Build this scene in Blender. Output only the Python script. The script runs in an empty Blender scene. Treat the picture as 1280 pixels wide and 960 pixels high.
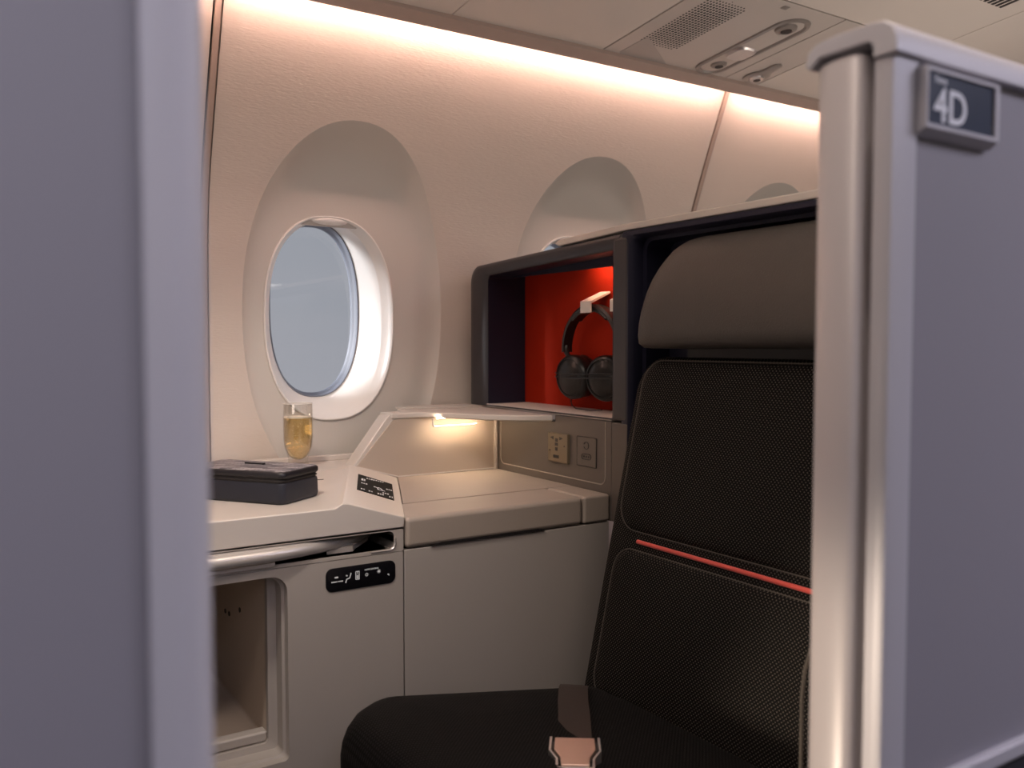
import bpy, bmesh, math, random
from mathutils import Vector, Matrix
from math import sin, cos, pi, radians as R
random.seed(4)
S = bpy.context.scene
C = S.collection
CZ = 1.05            # eye height above the floor; every z below is written relative to it

# ---------------------------------------------------------------- camera
cam = bpy.data.cameras.new('camera'); co = bpy.data.objects.new('camera', cam); C.objects.link(co)
co.location = (0, 0, CZ); co.rotation_euler = (R(90 - 2.62), 0, R(-32.6))
cam.sensor_width = 36; cam.lens = 1094 * 36 / 1280; cam.clip_start = 0.02
cam.dof.use_dof = True; cam.dof.focus_distance = 1.62; cam.dof.aperture_fstop = 4.2
S.camera = co
# ---------------------------------------------------------------- world: pale overcast sky seen through the windows
w = bpy.data.worlds.new('sky'); S.world = w; w.use_nodes = True
nt = w.node_tree; nt.nodes.clear()
N = nt.nodes.new; L = nt.links.new
tc = N('ShaderNodeTexCoord'); mp = N('ShaderNodeMapping'); mp.inputs['Scale'].default_value = (1, 1, 6)
nz = N('ShaderNodeTexNoise'); nz.inputs['Scale'].default_value = 3.0; nz.inputs['Detail'].default_value = 4
sx = N('ShaderNodeSeparateXYZ'); ramp = N('ShaderNodeValToRGB')
e = ramp.color_ramp.elements
e[0].position = 0.42; e[0].color = (0.42, 0.40, 0.41, 1); e[1].position = 0.62; e[1].color = (0.335, 0.345, 0.365, 1)
ma = N('ShaderNodeMath'); ma.operation = 'MULTIPLY_ADD'; ma.inputs[1].default_value = 0.5; ma.inputs[2].default_value = 0.5
ad = N('ShaderNodeMath'); ad.operation = 'MULTIPLY_ADD'; ad.inputs[1].default_value = 0.14
bg = N('ShaderNodeBackground'); bg.inputs[1].default_value = 1.2
wo = N('ShaderNodeOutputWorld')
L(tc.outputs['Generated'], mp.inputs[0]); L(mp.outputs[0], nz.inputs[0]); L(tc.outputs['Generated'], sx.inputs[0])
L(sx.outputs[2], ma.inputs[0]); L(nz.outputs[0], ad.inputs[0]); L(ma.outputs[0], ad.inputs[2])
L(ad.outputs[0], ramp.inputs[0]); L(ramp.outputs[0], bg.inputs[0]); L(bg.outputs[0], wo.inputs[0])

def lamp(kind, name, loc, energy, color, **k):
    l = bpy.data.lights.new(name, kind); l.energy = energy; l.color = color
    tgt = k.pop('target', None); rot = k.pop('rot', None)
    for a, b in k.items(): setattr(l, a, b)
    o = bpy.data.objects.new(name, l); C.objects.link(o); o.location = (loc[0], loc[1], loc[2] + CZ)
    if tgt: o.rotation_euler = (Vector(tgt) - Vector(loc)).to_track_quat('-Z', 'Y').to_euler()
    if rot: o.rotation_euler = rot
    return o
# sun beyond the hull, raking along the windows so that it fills only the window tunnels
lamp('SUN', 'sun', (-3, 4, 1), 7.5, (1.0, 0.97, 0.93), angle=R(14), rot=Vector((0.84, -0.47, -0.27)).to_track_quat('-Z', 'Y').to_euler())
# cabin ceiling lamps over the aisle (behind the camera): cool violet mood light
lamp('AREA', 'aisle_ceiling_lamp', (1.45, -0.50, 0.80), 6.2, (0.84, 0.81, 1.0), shape='RECTANGLE', size=1.0, size_y=0.3, target=(1.0, 0.38, -0.45), spread=R(95))
lamp('AREA', 'aisle_ceiling_lamp', (-0.10, -0.70, 0.80), 2.6, (0.84, 0.82, 1.0), shape='RECTANGLE', size=0.7, size_y=0.3, target=(-0.35, 0.38, 0.0), spread=R(80))
lamp('AREA', 'cabin_ceiling_lamp', (0.35, 0.45, 0.79), 8, (1.0, 0.82, 0.70), shape='RECTANGLE', size=1.4, size_y=0.3, rot=(0, 0, 0))
lamp('AREA', 'opposite_fill', (0.9, -1.62, 0.30), 3.2, (1.0, 0.88, 0.80), shape='RECTANGLE', size=3.2, size_y=0.2, target=(0.9, 0.1, 0.95), spread=R(100))  # added fill from across the aisle, brightens the ceiling; no known fixture
# reading light from the service panel over the suite
lamp('SPOT', 'reading_lamp', (0.10, 0.95, 0.72), 36.0, (1.0, 0.87, 0.77), spot_size=R(56), spot_blend=0.9, shadow_soft_size=0.04, target=(0.52, 1.54, -0.24))
# warm lamp low in the footwell in front of the seat
lamp('SPOT', 'footwell_lamp', (-0.75, 0.80, -0.50), 75.0, (1.0, 0.82, 0.64), spot_size=R(42), spot_blend=0.35, shadow_soft_size=0.05, target=(0.56, 0.42, -0.62))
# added fill up-lights with no known source, hidden behind the seat shell and the door leaf: they wash the ceiling
lamp('AREA', 'rear_ceiling_fill', (2.0, 1.00, -0.05), 3.6, (1.0, 0.86, 0.76), shape='RECTANGLE', size=0.9, size_y=0.3, target=(1.9, 1.2, 1.0))
lamp('AREA', 'front_ceiling_fill', (-0.55, 0.95, -0.15), 2.6, (1.0, 0.86, 0.76), shape='RECTANGLE', size=0.5, size_y=0.3, target=(-0.1, 1.1, 1.0))
vs = S.view_settings; S.display_settings.display_device = 'sRGB'
vs.view_transform = 'Standard'; vs.look = 'None'; vs.gamma = 1; vs.exposure = 0.0; vs.use_curve_mapping = False

# ---------------------------------------------------------------- materials
def mat(name, col, rough=.5, metal=0, bump=0, bscale=200, bdist=.001, var=0, vscale=6, spec=.5, emit=None, estr=0, sheen=0, coat=0, stretch=None):
    m = bpy.data.materials.new(name); m.use_nodes = True; t = m.node_tree; b = t.nodes['Principled BSDF']
    b.inputs['Base Color'].default_value = (*col, 1); b.inputs['Roughness'].default_value = rough; b.inputs['Metallic'].default_value = metal
    b.inputs['Specular IOR Level'].default_value = spec; b.inputs['Sheen Weight'].default_value = sheen; b.inputs['Coat Weight'].default_value = coat
    if emit: b.inputs['Emission Color'].default_value = (*emit, 1); b.inputs['Emission Strength'].default_value = estr
    tcn = t.nodes.new('ShaderNodeTexCoord'); src = tcn.outputs['Object']
    if stretch:
        mpn = t.nodes.new('ShaderNodeMapping'); mpn.inputs['Scale'].default_value = stretch; t.links.new(src, mpn.inputs[0]); src = mpn.outputs[0]
    if bump:
        n = t.nodes.new('ShaderNodeTexNoise'); n.inputs['Scale'].default_value = bscale; n.inputs['Detail'].default_value = 3
        bn = t.nodes.new('ShaderNodeBump'); bn.inputs['Strength'].default_value = bump; bn.inputs['Distance'].default_value = bdist
        t.links.new(src, n.inputs[0]); t.links.new(n.outputs[0], bn.inputs['Height']); t.links.new(bn.outputs[0], b.inputs['Normal'])
    if var:
        n2 = t.nodes.new('ShaderNodeTexNoise'); n2.inputs['Scale'].default_value = vscale; n2.inputs['Detail'].default_value = 4
        mr = t.nodes.new('ShaderNodeMapRange'); mr.inputs['To Min'].default_value = 1 - var; mr.inputs['To Max'].default_value = 1 + var
        hs = t.nodes.new('ShaderNodeHueSaturation'); hs.inputs['Color'].default_value = (*col, 1)
        t.links.new(src, n2.inputs[0]); t.links.new(n2.outputs[0], mr.inputs[0]); t.links.new(mr.outputs[0], hs.inputs['Value']); t.links.new(hs.outputs[0], b.inputs['Base Color'])
    return m
def weave(name, dark, light, pitch, axes=('Y', 'Z'), thr=.55, diag=True, rough=.8, bstr=.5):
    m = mat(name, dark, rough, spec=.15); t = m.node_tree; b = t.nodes['Principled BSDF']
    tcn = t.nodes.new('ShaderNodeTexCoord'); sp = t.nodes.new('ShaderNodeSeparateXYZ'); t.links.new(tcn.outputs['Object'], sp.inputs[0])
    def M(op, a, bb=None):
        n = t.nodes.new('ShaderNodeMath'); n.operation = op
        for i, v in enumerate((a, bb)):
            if v is None: continue
            if isinstance(v, (int, float)): n.inputs[i].default_value = v
            else: t.links.new(v, n.inputs[i])
        return n.outputs[0]
    A, B = sp.outputs[axes[0]], sp.outputs[axes[1]]
    if diag: A, B = M('ADD', A, B), M('SUBTRACT', A, B)
    k = 2 * pi / pitch
    p = M('MULTIPLY', M('ADD', M('MULTIPLY', M('SINE', M('MULTIPLY', A, k)), .5), .5), M('ADD', M('MULTIPLY', M('SINE', M('MULTIPLY', B, k)), .5), .5))
    mr = t.nodes.new('ShaderNodeMapRange'); mr.inputs['From Min'].default_value = thr; mr.inputs['From Max'].default_value = min(thr + .3, 1); t.links.new(p, mr.inputs[0])
    mx = t.nodes.new('ShaderNodeMix'); mx.data_type = 'RGBA'; mx.inputs['A'].default_value = (*dark, 1); mx.inputs['B'].default_value = (*light, 1)
    t.links.new(mr.outputs[0], mx.inputs['Factor']); t.links.new(mx.outputs['Result'], b.inputs['Base Color'])
    bn = t.nodes.new('ShaderNodeBump'); bn.inputs['Strength'].default_value = bstr; bn.inputs['Distance'].default_value = .0008
    t.links.new(p, bn.inputs['Height']); t.links.new(bn.outputs[0], b.inputs['Normal'])
    return m
def glass(name, tint, fac=.08, rough=0.0):
    m = bpy.data.materials.new(name); m.use_nodes = True; t = m.node_tree; t.nodes.clear()
    o = t.nodes.new('ShaderNodeOutputMaterial'); tr = t.nodes.new('ShaderNodeBsdfTransparent'); gl = t.nodes.new('ShaderNodeBsdfGlossy'); mx = t.nodes.new('ShaderNodeMixShader')
    lw = t.nodes.new('ShaderNodeLayerWeight'); lw.inputs[0].default_value = .25; mt = t.nodes.new('ShaderNodeMath'); mt.operation = 'MULTIPLY_ADD'; mt.inputs[1].default_value = .5; mt.inputs[2].default_value = fac
    tr.inputs[0].default_value = (*tint, 1); gl.inputs['Roughness'].default_value = rough
    t.links.new(lw.outputs['Facing'], mt.inputs[0]); t.links.new(mt.outputs[0], mx.inputs[0]); t.links.new(tr.outputs[0], mx.inputs[1]); t.links.new(gl.outputs[0], mx.inputs[2]); t.links.new(mx.outputs[0], o.inputs[0])
    return m
WALL = mat('sidewall_vinyl', (.62, .545, .48), .6, bump=.35, bscale=70, bdist=.002, var=.03, stretch=(1, 1, 5))
SEAM = mat('seam_strip_tan', (.40, .31, .26), .6)
TRIMW = mat('window_white', (.80, .78, .75), .35)
RECESS = mat('window_recess_plastic', (.60, .56, .51), .55, bump=.2, bscale=200, bdist=.0008)
BLIND = mat('blind_grey', (.50, .46, .42), .5, bump=.1)
GASKET = mat('gasket_grey', (.19, .21, .26), .5)
PANE = glass('window_pane', (.93, .94, .97), .04)
CEIL = mat('ceiling_panel', (.70, .64, .585), .6, bump=.2, bscale=300, bdist=.0005, var=.03)
CEILD = mat('ceiling_gap_dark', (.05, .045, .04), .8)
PSUG = mat('service_panel_grey', (.56, .51, .47), .45)
PSUD = mat('service_fitting', (.27, .24, .22), .3, spec=.6)
PSUM = mat('service_cover_mid', (.42, .385, .36), .5)
HOLE = mat('hole_black', (.012, .01, .01), .5)
RAIL = mat('rail_pinkish', (.46, .36, .31), .5)
LED = mat('led_warm', (1, .8, .65), .5, emit=(1, .66, .56), estr=62)
LEDR = mat('led_red_box', (1, .8, .6), .5, emit=(1, .55, .35), estr=62)
LEDS = mat('led_shelf', (1, .8, .6), .5, emit=(1, .74, .50), estr=80)
CONS = mat('console_satin', (.40, .365, .335), .48, metal=.12, bump=.12, bscale=450, bdist=.0004, var=.03)
CONL = mat('console_light', (.58, .53, .485), .42, metal=.08, bump=.1, bscale=450, bdist=.0003)
LEATH = mat('console_leather', (.33, .28, .24), .55, bump=.35, bscale=500, bdist=.0006, var=.05, vscale=12)
HOODM = mat('hood_back_tan', (.43, .36, .30), .55, bump=.2, bscale=400, bdist=.0005)
NICHE = mat('niche_tan', (.56, .47, .38), .5, bump=.1)
METAL = mat('tray_brushed', (.66, .62, .59), .30, metal=.6, bump=.1, bscale=60, stretch=(1, 8, 30), bdist=.0004)
ALU = mat('satin_aluminium', (.66, .63, .62), .3, metal=.75)
BLACK = mat('gloss_black', (.006, .006, .008), .22, spec=.25)
SCREEN = mat('screen_black', (.004, .004, .004), .5, spec=.05)
SLOT = mat('slot_dark', (.03, .027, .025), .35)
ICON = mat('icon_white', (.5, .5, .5), .5, emit=(1, 1, 1), estr=.18)
ICOND = mat('icon_grey', (.4, .4, .4), .5, emit=(1, 1, 1), estr=.12)
NAVY = mat('shell_navy', (.015, .015, .032), .5, spec=.3, bump=.1, bscale=500, bdist=.0003)
SHELL = mat('shell_frame_plum', (.026, .024, .029), .4, bump=.1, bscale=500, bdist=.0003)
POST = mat('shell_post_taupe', (.040, .036, .038), .40, bump=.1, bscale=500, bdist=.0003)
LEDGE = mat('ledge_white', (.62, .56, .51), .45)
RED = mat('red_lining', (.33, .016, .003), .75, spec=.12, bump=.15, bscale=300)
TAUPE = mat('outlet_wall_taupe', (.105, .088, .075), .45, bump=.15, bscale=450, bdist=.0004)
GOLD = mat('outlet_gold', (.20, .155, .10), .4, metal=.3)
FAB = weave('seat_weave', (.003, .0026, .0024), (.17, .145, .125), .0066, thr=.62)
CUSH = weave('cushion_rib', (.0035, .0033, .0033), (.022, .021, .021), .0062, axes=('X', 'Y'), thr=.3, diag=True)
HEAD = mat('headrest_leather', (.066, .058, .052), .5, bump=.7, bscale=420, bdist=.0011, var=.06, vscale=40)
PIPE = mat('seam_thread', (.095, .083, .072), .8, spec=.2)
STRIPE = mat('red_cord', (.72, .085, .065), .55, bump=.5, bscale=500, sheen=.3)
BELT = mat('belt_webbing', (.045, .033, .029), .6, bump=.6, bscale=150, stretch=(14, 1, 1), bdist=.0008)
BUCK = mat('buckle_metal', (.74, .56, .47), .36, metal=.85)
PART = mat('partition_grey', (.275, .265, .30), .55, bump=.15, bscale=500, bdist=.0003)
FRAME = mat('partition_frame', (.50, .49, .53), .42, metal=.05)
GREY = mat('partition_slide', (.44, .41, .42), .36, metal=.05)
DARKP = mat('partition_dark', (.03, .028, .035), .6)
SIGNB = mat('sign_slate', (.055, .068, .10), .25)
CASE = mat('case_navy', (.008, .009, .018), .55, bump=.3, bscale=600, bdist=.0004, sheen=.1)
LIDK = mat('case_lid_rim', (.010, .009, .012), .45)
ZIP = mat('zip_dark', (.022, .017, .018), .5)
CLEAR = glass('clear_glass', (.97, .96, .94), .05)
CHAMP = bpy.data.materials.new('champagne'); CHAMP.use_nodes = True
_b = CHAMP.node_tree.nodes['Principled BSDF']; _b.inputs['Base Color'].default_value = (.94, .72, .34, 1); _b.inputs['Transmission Weight'].default_value = .92; _b.inputs['Roughness'].default_value = .06; _b.inputs['IOR'].default_value = 1.33
FOAM = mat('wine_surface', (.90, .84, .70), .4)
HPB = mat('headphone_black', (.012, .012, .012), .32)
HPG = mat('headphone_cup', (.022, .020, .019), .28, metal=.3)
HOOK = mat('hook_white', (.80, .74, .68), .4)
CARP = mat('cabin_carpet', (.06, .055, .065), .9, bump=.6, bscale=400)
CABIN = mat('cabin_lining', (.42, .40, .42), .7)

# lid cloth: small herringbone blocks of light and dark grey
LIDM = mat('case_lid_pattern', (.2, .19, .19), .6, spec=.2)
t = LIDM.node_tree; b = t.nodes['Principled BSDF']; tcn = t.nodes.new('ShaderNodeTexCoord'); mpn = t.nodes.new('ShaderNodeMapping'); mpn.inputs['Rotation'].default_value = (0, 0, R(45))
bk = t.nodes.new('ShaderNodeTexBrick'); bk.inputs['Scale'].default_value = 42; bk.inputs['Color1'].default_value = (.36, .33, .34, 1); bk.inputs['Color2'].default_value = (.07, .065, .075, 1); bk.inputs['Mortar'].default_value = (.09, .08, .085, 1)
bk.inputs['Mortar Size'].default_value = .03; bk.inputs['Brick Width'].default_value = .9; bk.inputs['Row Height'].default_value = .3
t.links.new(tcn.outputs['Object'], mpn.inputs[0]); t.links.new(mpn.outputs[0], bk.inputs[0]); t.links.new(bk.outputs[0], b.inputs['Base Color'])
bn = t.nodes.new('ShaderNodeBump'); bn.inputs['Strength'].default_value = .6; bn.inputs['Distance'].default_value = .001; t.links.new(bk.outputs[0], bn.inputs['Height']); t.links.new(bn.outputs[0], b.inputs['Normal'])

# ---------------------------------------------------------------- mesh helpers
class MB:
    def __init__(s): s.v = []; s.f = []
    def loops(s, loops, closed=True, cap0=False, cap1=False):
        base = len(s.v); n = len(loops[0])
        for lp in loops: s.v += [tuple(p) for p in lp]
        for i in range(len(loops) - 1):
            for j in range(n if closed else n - 1):
                a = base + i * n + j; b = base + i * n + (j + 1) % n
                s.f.append((a, b, b + n, a + n))
        if cap0: s.f.append(tuple(base + j for j in range(n))[::-1])
        if cap1: s.f.append(tuple(base + (len(loops) - 1) * n + j for j in range(n)))
        return s
    def box(s, x0, x1, y0, y1, z0, z1):
        return s.loops([[(x0, y0, z), (x1, y0, z), (x1, y1, z), (x0, y1, z)] for z in (z0, z1)], cap0=True, cap1=True)
    def prism(s, pts, axis, a, b):
        def m(p, c): return {'X': (c, p[0], p[1]), 'Y': (p[0], c, p[1]), 'Z': (p[0], p[1], c)}[axis]
        return s.loops([[m(p, a) for p in pts], [m(p, b) for p in pts]], cap0=True, cap1=True)
    def tube(s, path, r, n=8, closed=False):
        P = [Vector(p) for p in path]; loops = []; prev = None
        for i, p in enumerate(P):
            if closed: d = P[(i + 1) % len(P)] - P[i - 1]
            else: d = P[min(i + 1, len(P) - 1)] - P[max(i - 1, 0)]
            d.normalize()
            if prev is None: u = d.cross(Vector((0.123, 0.3, 0.95))).normalized()
            else: u = (prev - d * prev.dot(d)).normalized()
            prev = u; v = d.cross(u)
            rr = r[i] if isinstance(r, (list, tuple)) else r
            loops.append([p + (u * cos(2 * pi * k / n) + v * sin(2 * pi * k / n)) * rr for k in range(n)])
        if closed: loops.append(loops[0])
        return s.loops(loops, cap0=not closed, cap1=not closed)
    def revolve(s, prof, c, axis=(0, 0, 1), n=32, cap0=True, cap1=True):
        ax = Vector(axis).normalized(); u = ax.orthogonal().normalized(); v = ax.cross(u); c = Vector(c)
        return s.loops([[c + ax * h + (u * cos(2 * pi * k / n) + v * sin(2 * pi * k / n)) * max(r, 1e-5) for k in range(n)] for r, h in prof], cap0=cap0, cap1=cap1)
    def build(s, name, m, parent=None, bevel=0, seg=3, smooth=True, angle=35, recalc=True, **props):
        off = Vector((0, 0, CZ)) - (wloc(parent) if parent else Vector())
        me = bpy.data.meshes.new(name); me.from_pydata([Vector(p) + off for p in s.v], [], s.f); me.materials.append(m)
        if recalc:
            bm = bmesh.new(); bm.from_mesh(me); bmesh.ops.recalc_face_normals(bm, faces=bm.faces); bm.to_mesh(me); bm.free()
        if smooth:
            me.polygons.foreach_set('use_smooth', [True] * len(me.polygons)); me.set_sharp_from_angle(angle=R(angle))
        o = bpy.data.objects.new(name, me); C.objects.link(o)
        if parent: o.parent = parent
        if bevel:
            md = o.modifiers.new('bevel', 'BEVEL'); md.width = bevel; md.segments = seg; md.limit_method = 'ANGLE'; md.angle_limit = R(40); md.harden_normals = True
        for k, v in props.items(): o[k] = v
        return o
def wloc(o):
    p = Vector(o.location)
    while o.parent: o = o.parent; p += Vector(o.location)
    return p
def thing(name, label, cat, loc, group=None):
    o = bpy.data.objects.new(name, None); C.objects.link(o); o.location = (loc[0], loc[1], loc[2] + CZ); o.empty_display_size = .05
    o['label'] = label; o['category'] = cat
    if group: o['group'] = group
    return o
def tag(o, label, cat, group=None):
    o['label'] = label; o['category'] = cat
    if group: o['group'] = group
    return o
def rr(u0, u1, v0, v1, r, n=6):
    if not isinstance(r, (list, tuple)): r = (r,) * 4     # corners: (u1,v0) (u1,v1) (u0,v1) (u0,v0)
    P = []
    for k, (cu, cv, a0) in enumerate(((u1, v0, -90), (u1, v1, 0), (u0, v1, 90), (u0, v0, 180))):
        q = r[k]; cx = cu - q if cu == u1 else cu + q; cy = cv - q if cv == v1 else cv + q
        for i in range(n + 1):
            a = R(a0 + 90 * i / n); P.append((cx + q * cos(a), cy + q * sin(a)))
    return P
def mx(P, x): return [(x, p[0], p[1]) for p in P]
def my(P, y): return [(p[0], y, p[1]) for p in P]
def mz(P, z): return [(p[0], p[1], z) for p in P]
def text(body, size, loc, M, m, parent, name, depth=.0002, align='LEFT', sx=1.0):
    cu = bpy.data.curves.new('t', 'FONT'); cu.body = body; cu.size = size; cu.extrude = depth; cu.align_x = align; cu.resolution_u = 4; cu.offset = size * .012
    tmp = bpy.data.objects.new('t', cu); C.objects.link(tmp); dg = bpy.context.evaluated_depsgraph_get()
    me = bpy.data.meshes.new_from_object(tmp.evaluated_get(dg)); bpy.data.objects.remove(tmp); bpy.data.curves.remove(cu)
    off = Vector((0, 0, CZ)) - wloc(parent)
    me.transform(Matrix.Translation(Vector(loc) + off) @ M.to_4x4() @ Matrix.Diagonal((sx, 1, 1, 1)))
    me.materials.clear(); me.materials.append(m)
    o = bpy.data.objects.new(name, me); C.objects.link(o); o.parent = parent
    return o
FRONT = Matrix(((1, 0, 0), (0, 0, -1), (0, 1, 0)))        # text plane facing -Y

# ---------------------------------------------------------------- setting: sidewall with three windows
def se(t, a, b, n):
    c, s = cos(t), sin(t); return (a * math.copysign(abs(c) ** (2 / n), c), b * math.copysign(abs(s) ** (2 / n), s))
def yw(z):
    q = z - .30; d = .10
    return 1.918 - .43 * .5 * (q + math.sqrt(q * q + d * d)) + .004 - .02 * max(0, -z - .1)
RA, RB, RN = .243, .423, 2.15
def wall_y(x, z, cx, cz):
    s = ((abs(x - cx) / RA) ** RN + (abs(z - cz) / RB) ** RN) ** (1 / RN)
    if s >= 1: return yw(z)
    k = min(1, (1 - s) / .30); b = 1 - (1 - k) ** 2.0
    return yw(z) * (1 - b) + (1.924 + .022 * (1 - b)) * b
def ts_for(rc, rect, n, a, b, N=88):
    x0, x1, z0, z1 = rect; ts = [2 * pi * i / N for i in range(N)]
    for (x, z) in ((x0, z0), (x1, z0), (x1, z1), (x0, z1)):
        dx, dz = x - rc[0], z - rc[1]
        t = math.atan2(abs(dz / b) ** (n / 2) * math.copysign(1, dz), abs(dx / a) ** (n / 2) * math.copysign(1, dx)) % (2 * pi)
        i = min(range(N), key=lambda j: abs((ts[j] - t + pi) % (2 * pi) - pi)); ts[i] = t
    return sorted(ts)
def rect_hit(cx, cz, dx, dz, rect):
    x0, x1, z0, z1 = rect; k = 1e9
    if dx > 1e-9: k = min(k, (x1 - cx) / dx)
    if dx < -1e-9: k = min(k, (x0 - cx) / dx)
    if dz > 1e-9: k = min(k, (z1 - cz) / dz)
    if dz < -1e-9: k = min(k, (z0 - cz) / dz)
    return cx + dx * k, cz + dz * k
wallr = MB().box(-.95, 3.2, 1.895, 1.905, -1.05, -.62).build('wall_right', WALL, kind='structure')
BC = (.736, .058); PC = (.737, .082)
def window_unit(dx, rect, wn):
    rc = (.775 + dx, .07); ts = ts_for(rc, rect, RN, RA, RB)
    rings = []
    bz = [(BC[0] + dx + se(t, .154, .232, 2.35)[0], BC[1] + se(t, .154, .232, 2.35)[1]) for t in ts]
    rec = [(rc[0] + se(t, RA, RB, RN)[0], rc[1] + se(t, RA, RB, RN)[1]) for t in ts]
    K = 14
    for k in range(K + 1):
        q = k / K; rings.append([(b[0] * (1 - q) + r[0] * q, b[1] * (1 - q) + r[1] * q) for b, r in zip(bz, rec)])
    inner = [[(x, wall_y(x, z, *rc), z) for x, z in rg] for rg in rings]
    outer = [inner[-1]]
    for k in range(1, 13):
        q = k / 12; rg = []
        for (x, z) in rec:
            hx, hz = rect_hit(rc[0], rc[1], x - rc[0], z - rc[1], rect)
            X = x + (hx - x) * q; Z = z + (hz - z) * q; rg.append((X, yw(Z), Z))
        outer.append(rg)
    p = MB().loops(outer).build('sidewall_panel', WALL, wallr, angle=60)
    wr = MB().loops(inner).build(wn, RECESS, angle=60, kind='structure')
    def ring(c, a, b, n, y): return [(c[0] + dx + se(t, a, b, n)[0], y, c[1] + se(t, a, b, n)[1]) for t in ts]
    y0 = 1.922
    MB().loops([ring(BC, .156, .234, 2.35, y0 + .002), ring(BC, .1555, .2335, 2.35, y0 - .003), ring(BC, .153, .231, 2.35, y0 - .004), ring(BC, .1505, .2285, 2.35, y0 - .001), ring(BC, .149, .227, 2.35, y0 + .006)]).build('bezel', TRIMW, wr, angle=60)
    MB().loops([ring(BC, .149, .227, 2.35, y0 + .006), ring(BC, .1475, .2255, 2.35, y0 + .012), ring(BC, .139, .222, 2.35, y0 + .024), ring(BC, .137, .221, 2.35, y0 + .027)]).build('tunnel_collar', TRIMW, wr, angle=60)
    tn = []
    for k in range(9):
        q = k / 8; qq = q ** .85
        c = (BC[0] + (PC[0] - BC[0]) * q, BC[1] + (PC[1] - BC[1]) * q)
        tn.append(ring(c, .137 + (.112 - .137) * qq, .221 + (.210 - .221) * qq, 2.35, y0 + .027 + .083 * q))
    MB().loops(tn).build('tunnel_lining', TRIMW, wr, angle=60)
    MB().loops([ring(PC, .112, .210, 2.35, 2.032), ring(PC, .109, .207, 2.35, 2.030), ring(PC, .108, .206, 2.35, 2.036)]).build('pane_ring', GASKET, wr, angle=60)
    MB().loops([ring(PC, .1095, .2075, 2.35, 2.034)], cap1=True).build('inner_pane', PANE, wr, smooth=False)
    MB().loops([ring(PC, .108, .206, 2.35, 2.036), ring(PC, .107, .205, 2.35, 2.052), ring(PC, .103, .200, 2.35, 2.055), ring(PC, .103, .200, 2.35, 2.062)]).build('outer_frame', GASKET, wr, angle=60)
    MB().loops([ring(PC, .1035, .2005, 2.35, 2.054)], cap1=True).build('outer_pane', PANE, wr, smooth=False)
    # roller blind, nearly fully raised: its lower edge and thumb grip show at the top of the tunnel
    zb = .268; pts = []
    m = [t for t in ts]
    prof = [(BC[0] + dx + se(t, .1485, .2265, 2.35)[0], BC[1] + se(t, .1485, .2265, 2.35)[1]) for t in [pi * k / 80 for k in range(81)]]
    top = [p_ for p_ in prof if p_[1] > zb]
    pts = [(top[0][0], zb)] + top + [(top[-1][0], zb)]
    bl = MB().loops([my(pts, y0 + .004), my(pts, y0 + .009)], cap0=True, cap1=True).build('window_blind', BLIND, wr)
    cx = BC[0] + dx; g = []
    for k in range(17):
        u = -1 + 2 * k / 16; h = .0095 * math.sqrt(max(1e-4, 1 - u * u)); zc_ = .2805
        g.append([(cx + u * .044, y0 + .004 - .010 * math.sqrt(max(1e-4, 1 - u * u)) * math.sin(pi * j / 8), zc_ + h * math.cos(pi * j / 8)) for j in range(9)])
    MB().loops(g, closed=False).build('blind_grip', TRIMW, bl)
    # hull skin behind, with the window opening
    sk = [ring(PC, .103, .200, 2.35, 2.062)]
    hull = (rect[0] - .005, rect[1] + .005, -1.1, 1.2)
    s2 = []
    for (x, y, z) in sk[0]:
        hx, hz = rect_hit(PC[0] + dx, PC[1], x - PC[0] - dx, z - PC[1], hull); s2.append((hx, 2.062, hz))
    for i, (hx, hy, hz) in enumerate(s2): pass
    cor = [(hull[0], hull[2]), (hull[1], hull[2]), (hull[1], hull[3]), (hull[0], hull[3])]
    for cx_, cz_ in cor:
        i = min(range(len(s2)), key=lambda j: (s2[j][0] - cx_) ** 2 + (s2[j][2] - cz_) ** 2); s2[i] = (cx_, 2.062, cz_)
    MB().loops([sk[0], s2]).build('hull_skin', CABIN, wallr, smooth=False)
ZB, ZT = -.62, .80
window_unit(0, (.462, 1.138, ZB, ZT), 'window_1')
window_unit(.69, (1.138, 1.816, ZB, ZT), 'window_2')
window_unit(1.385, (1.836, 2.52, ZB, ZT), 'window_3')
for a, bb in ((-.95, .442), (2.52, 3.2)):      # plain wall beyond the windows in view
    lp = [[(x, yw(z), z) for x in (a, bb)] for z in [ZB + (ZT - ZB) * k / 24 for k in range(25)]]
    MB().loops(lp, closed=False).build('sidewall_panel', WALL, wallr, angle=60)
    MB().box(a, bb, 2.060, 2.064, -1.1, 1.2).build('hull_skin', CABIN, wallr)
for xs in (.452, 1.826):                        # tan strips in the joints between the wall panels
    lp = [[(xs - .0060, yw(z) + .006, z), (xs - .0050, yw(z) - .0025, z), (xs + .006, yw(z) - .0035, z), (xs + .0075, yw(z) + .006, z), (xs + .0105, yw(z) + .006, z)] for z in [ZB + (ZT - ZB) * k / 24 for k in range(25)]]
    MB().loops(lp, closed=False).build('seam_strip', SEAM, wallr, angle=60)
    MB().box(xs - .012, xs + .012, 2.056, 2.066, -1.1, 1.2).build('hull_joint', CABIN, wallr)
    MB().prism([(yw(z) + .012, z) for z in [ZB + (ZT - ZB) * k / 24 for k in range(25)]] + [(yw(z) + .02, z) for z in [ZT - (ZT - ZB) * k / 24 for k in range(25)]], 'X', xs - .012, xs + .012).build('seam_backing', HOLE, wallr)

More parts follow.
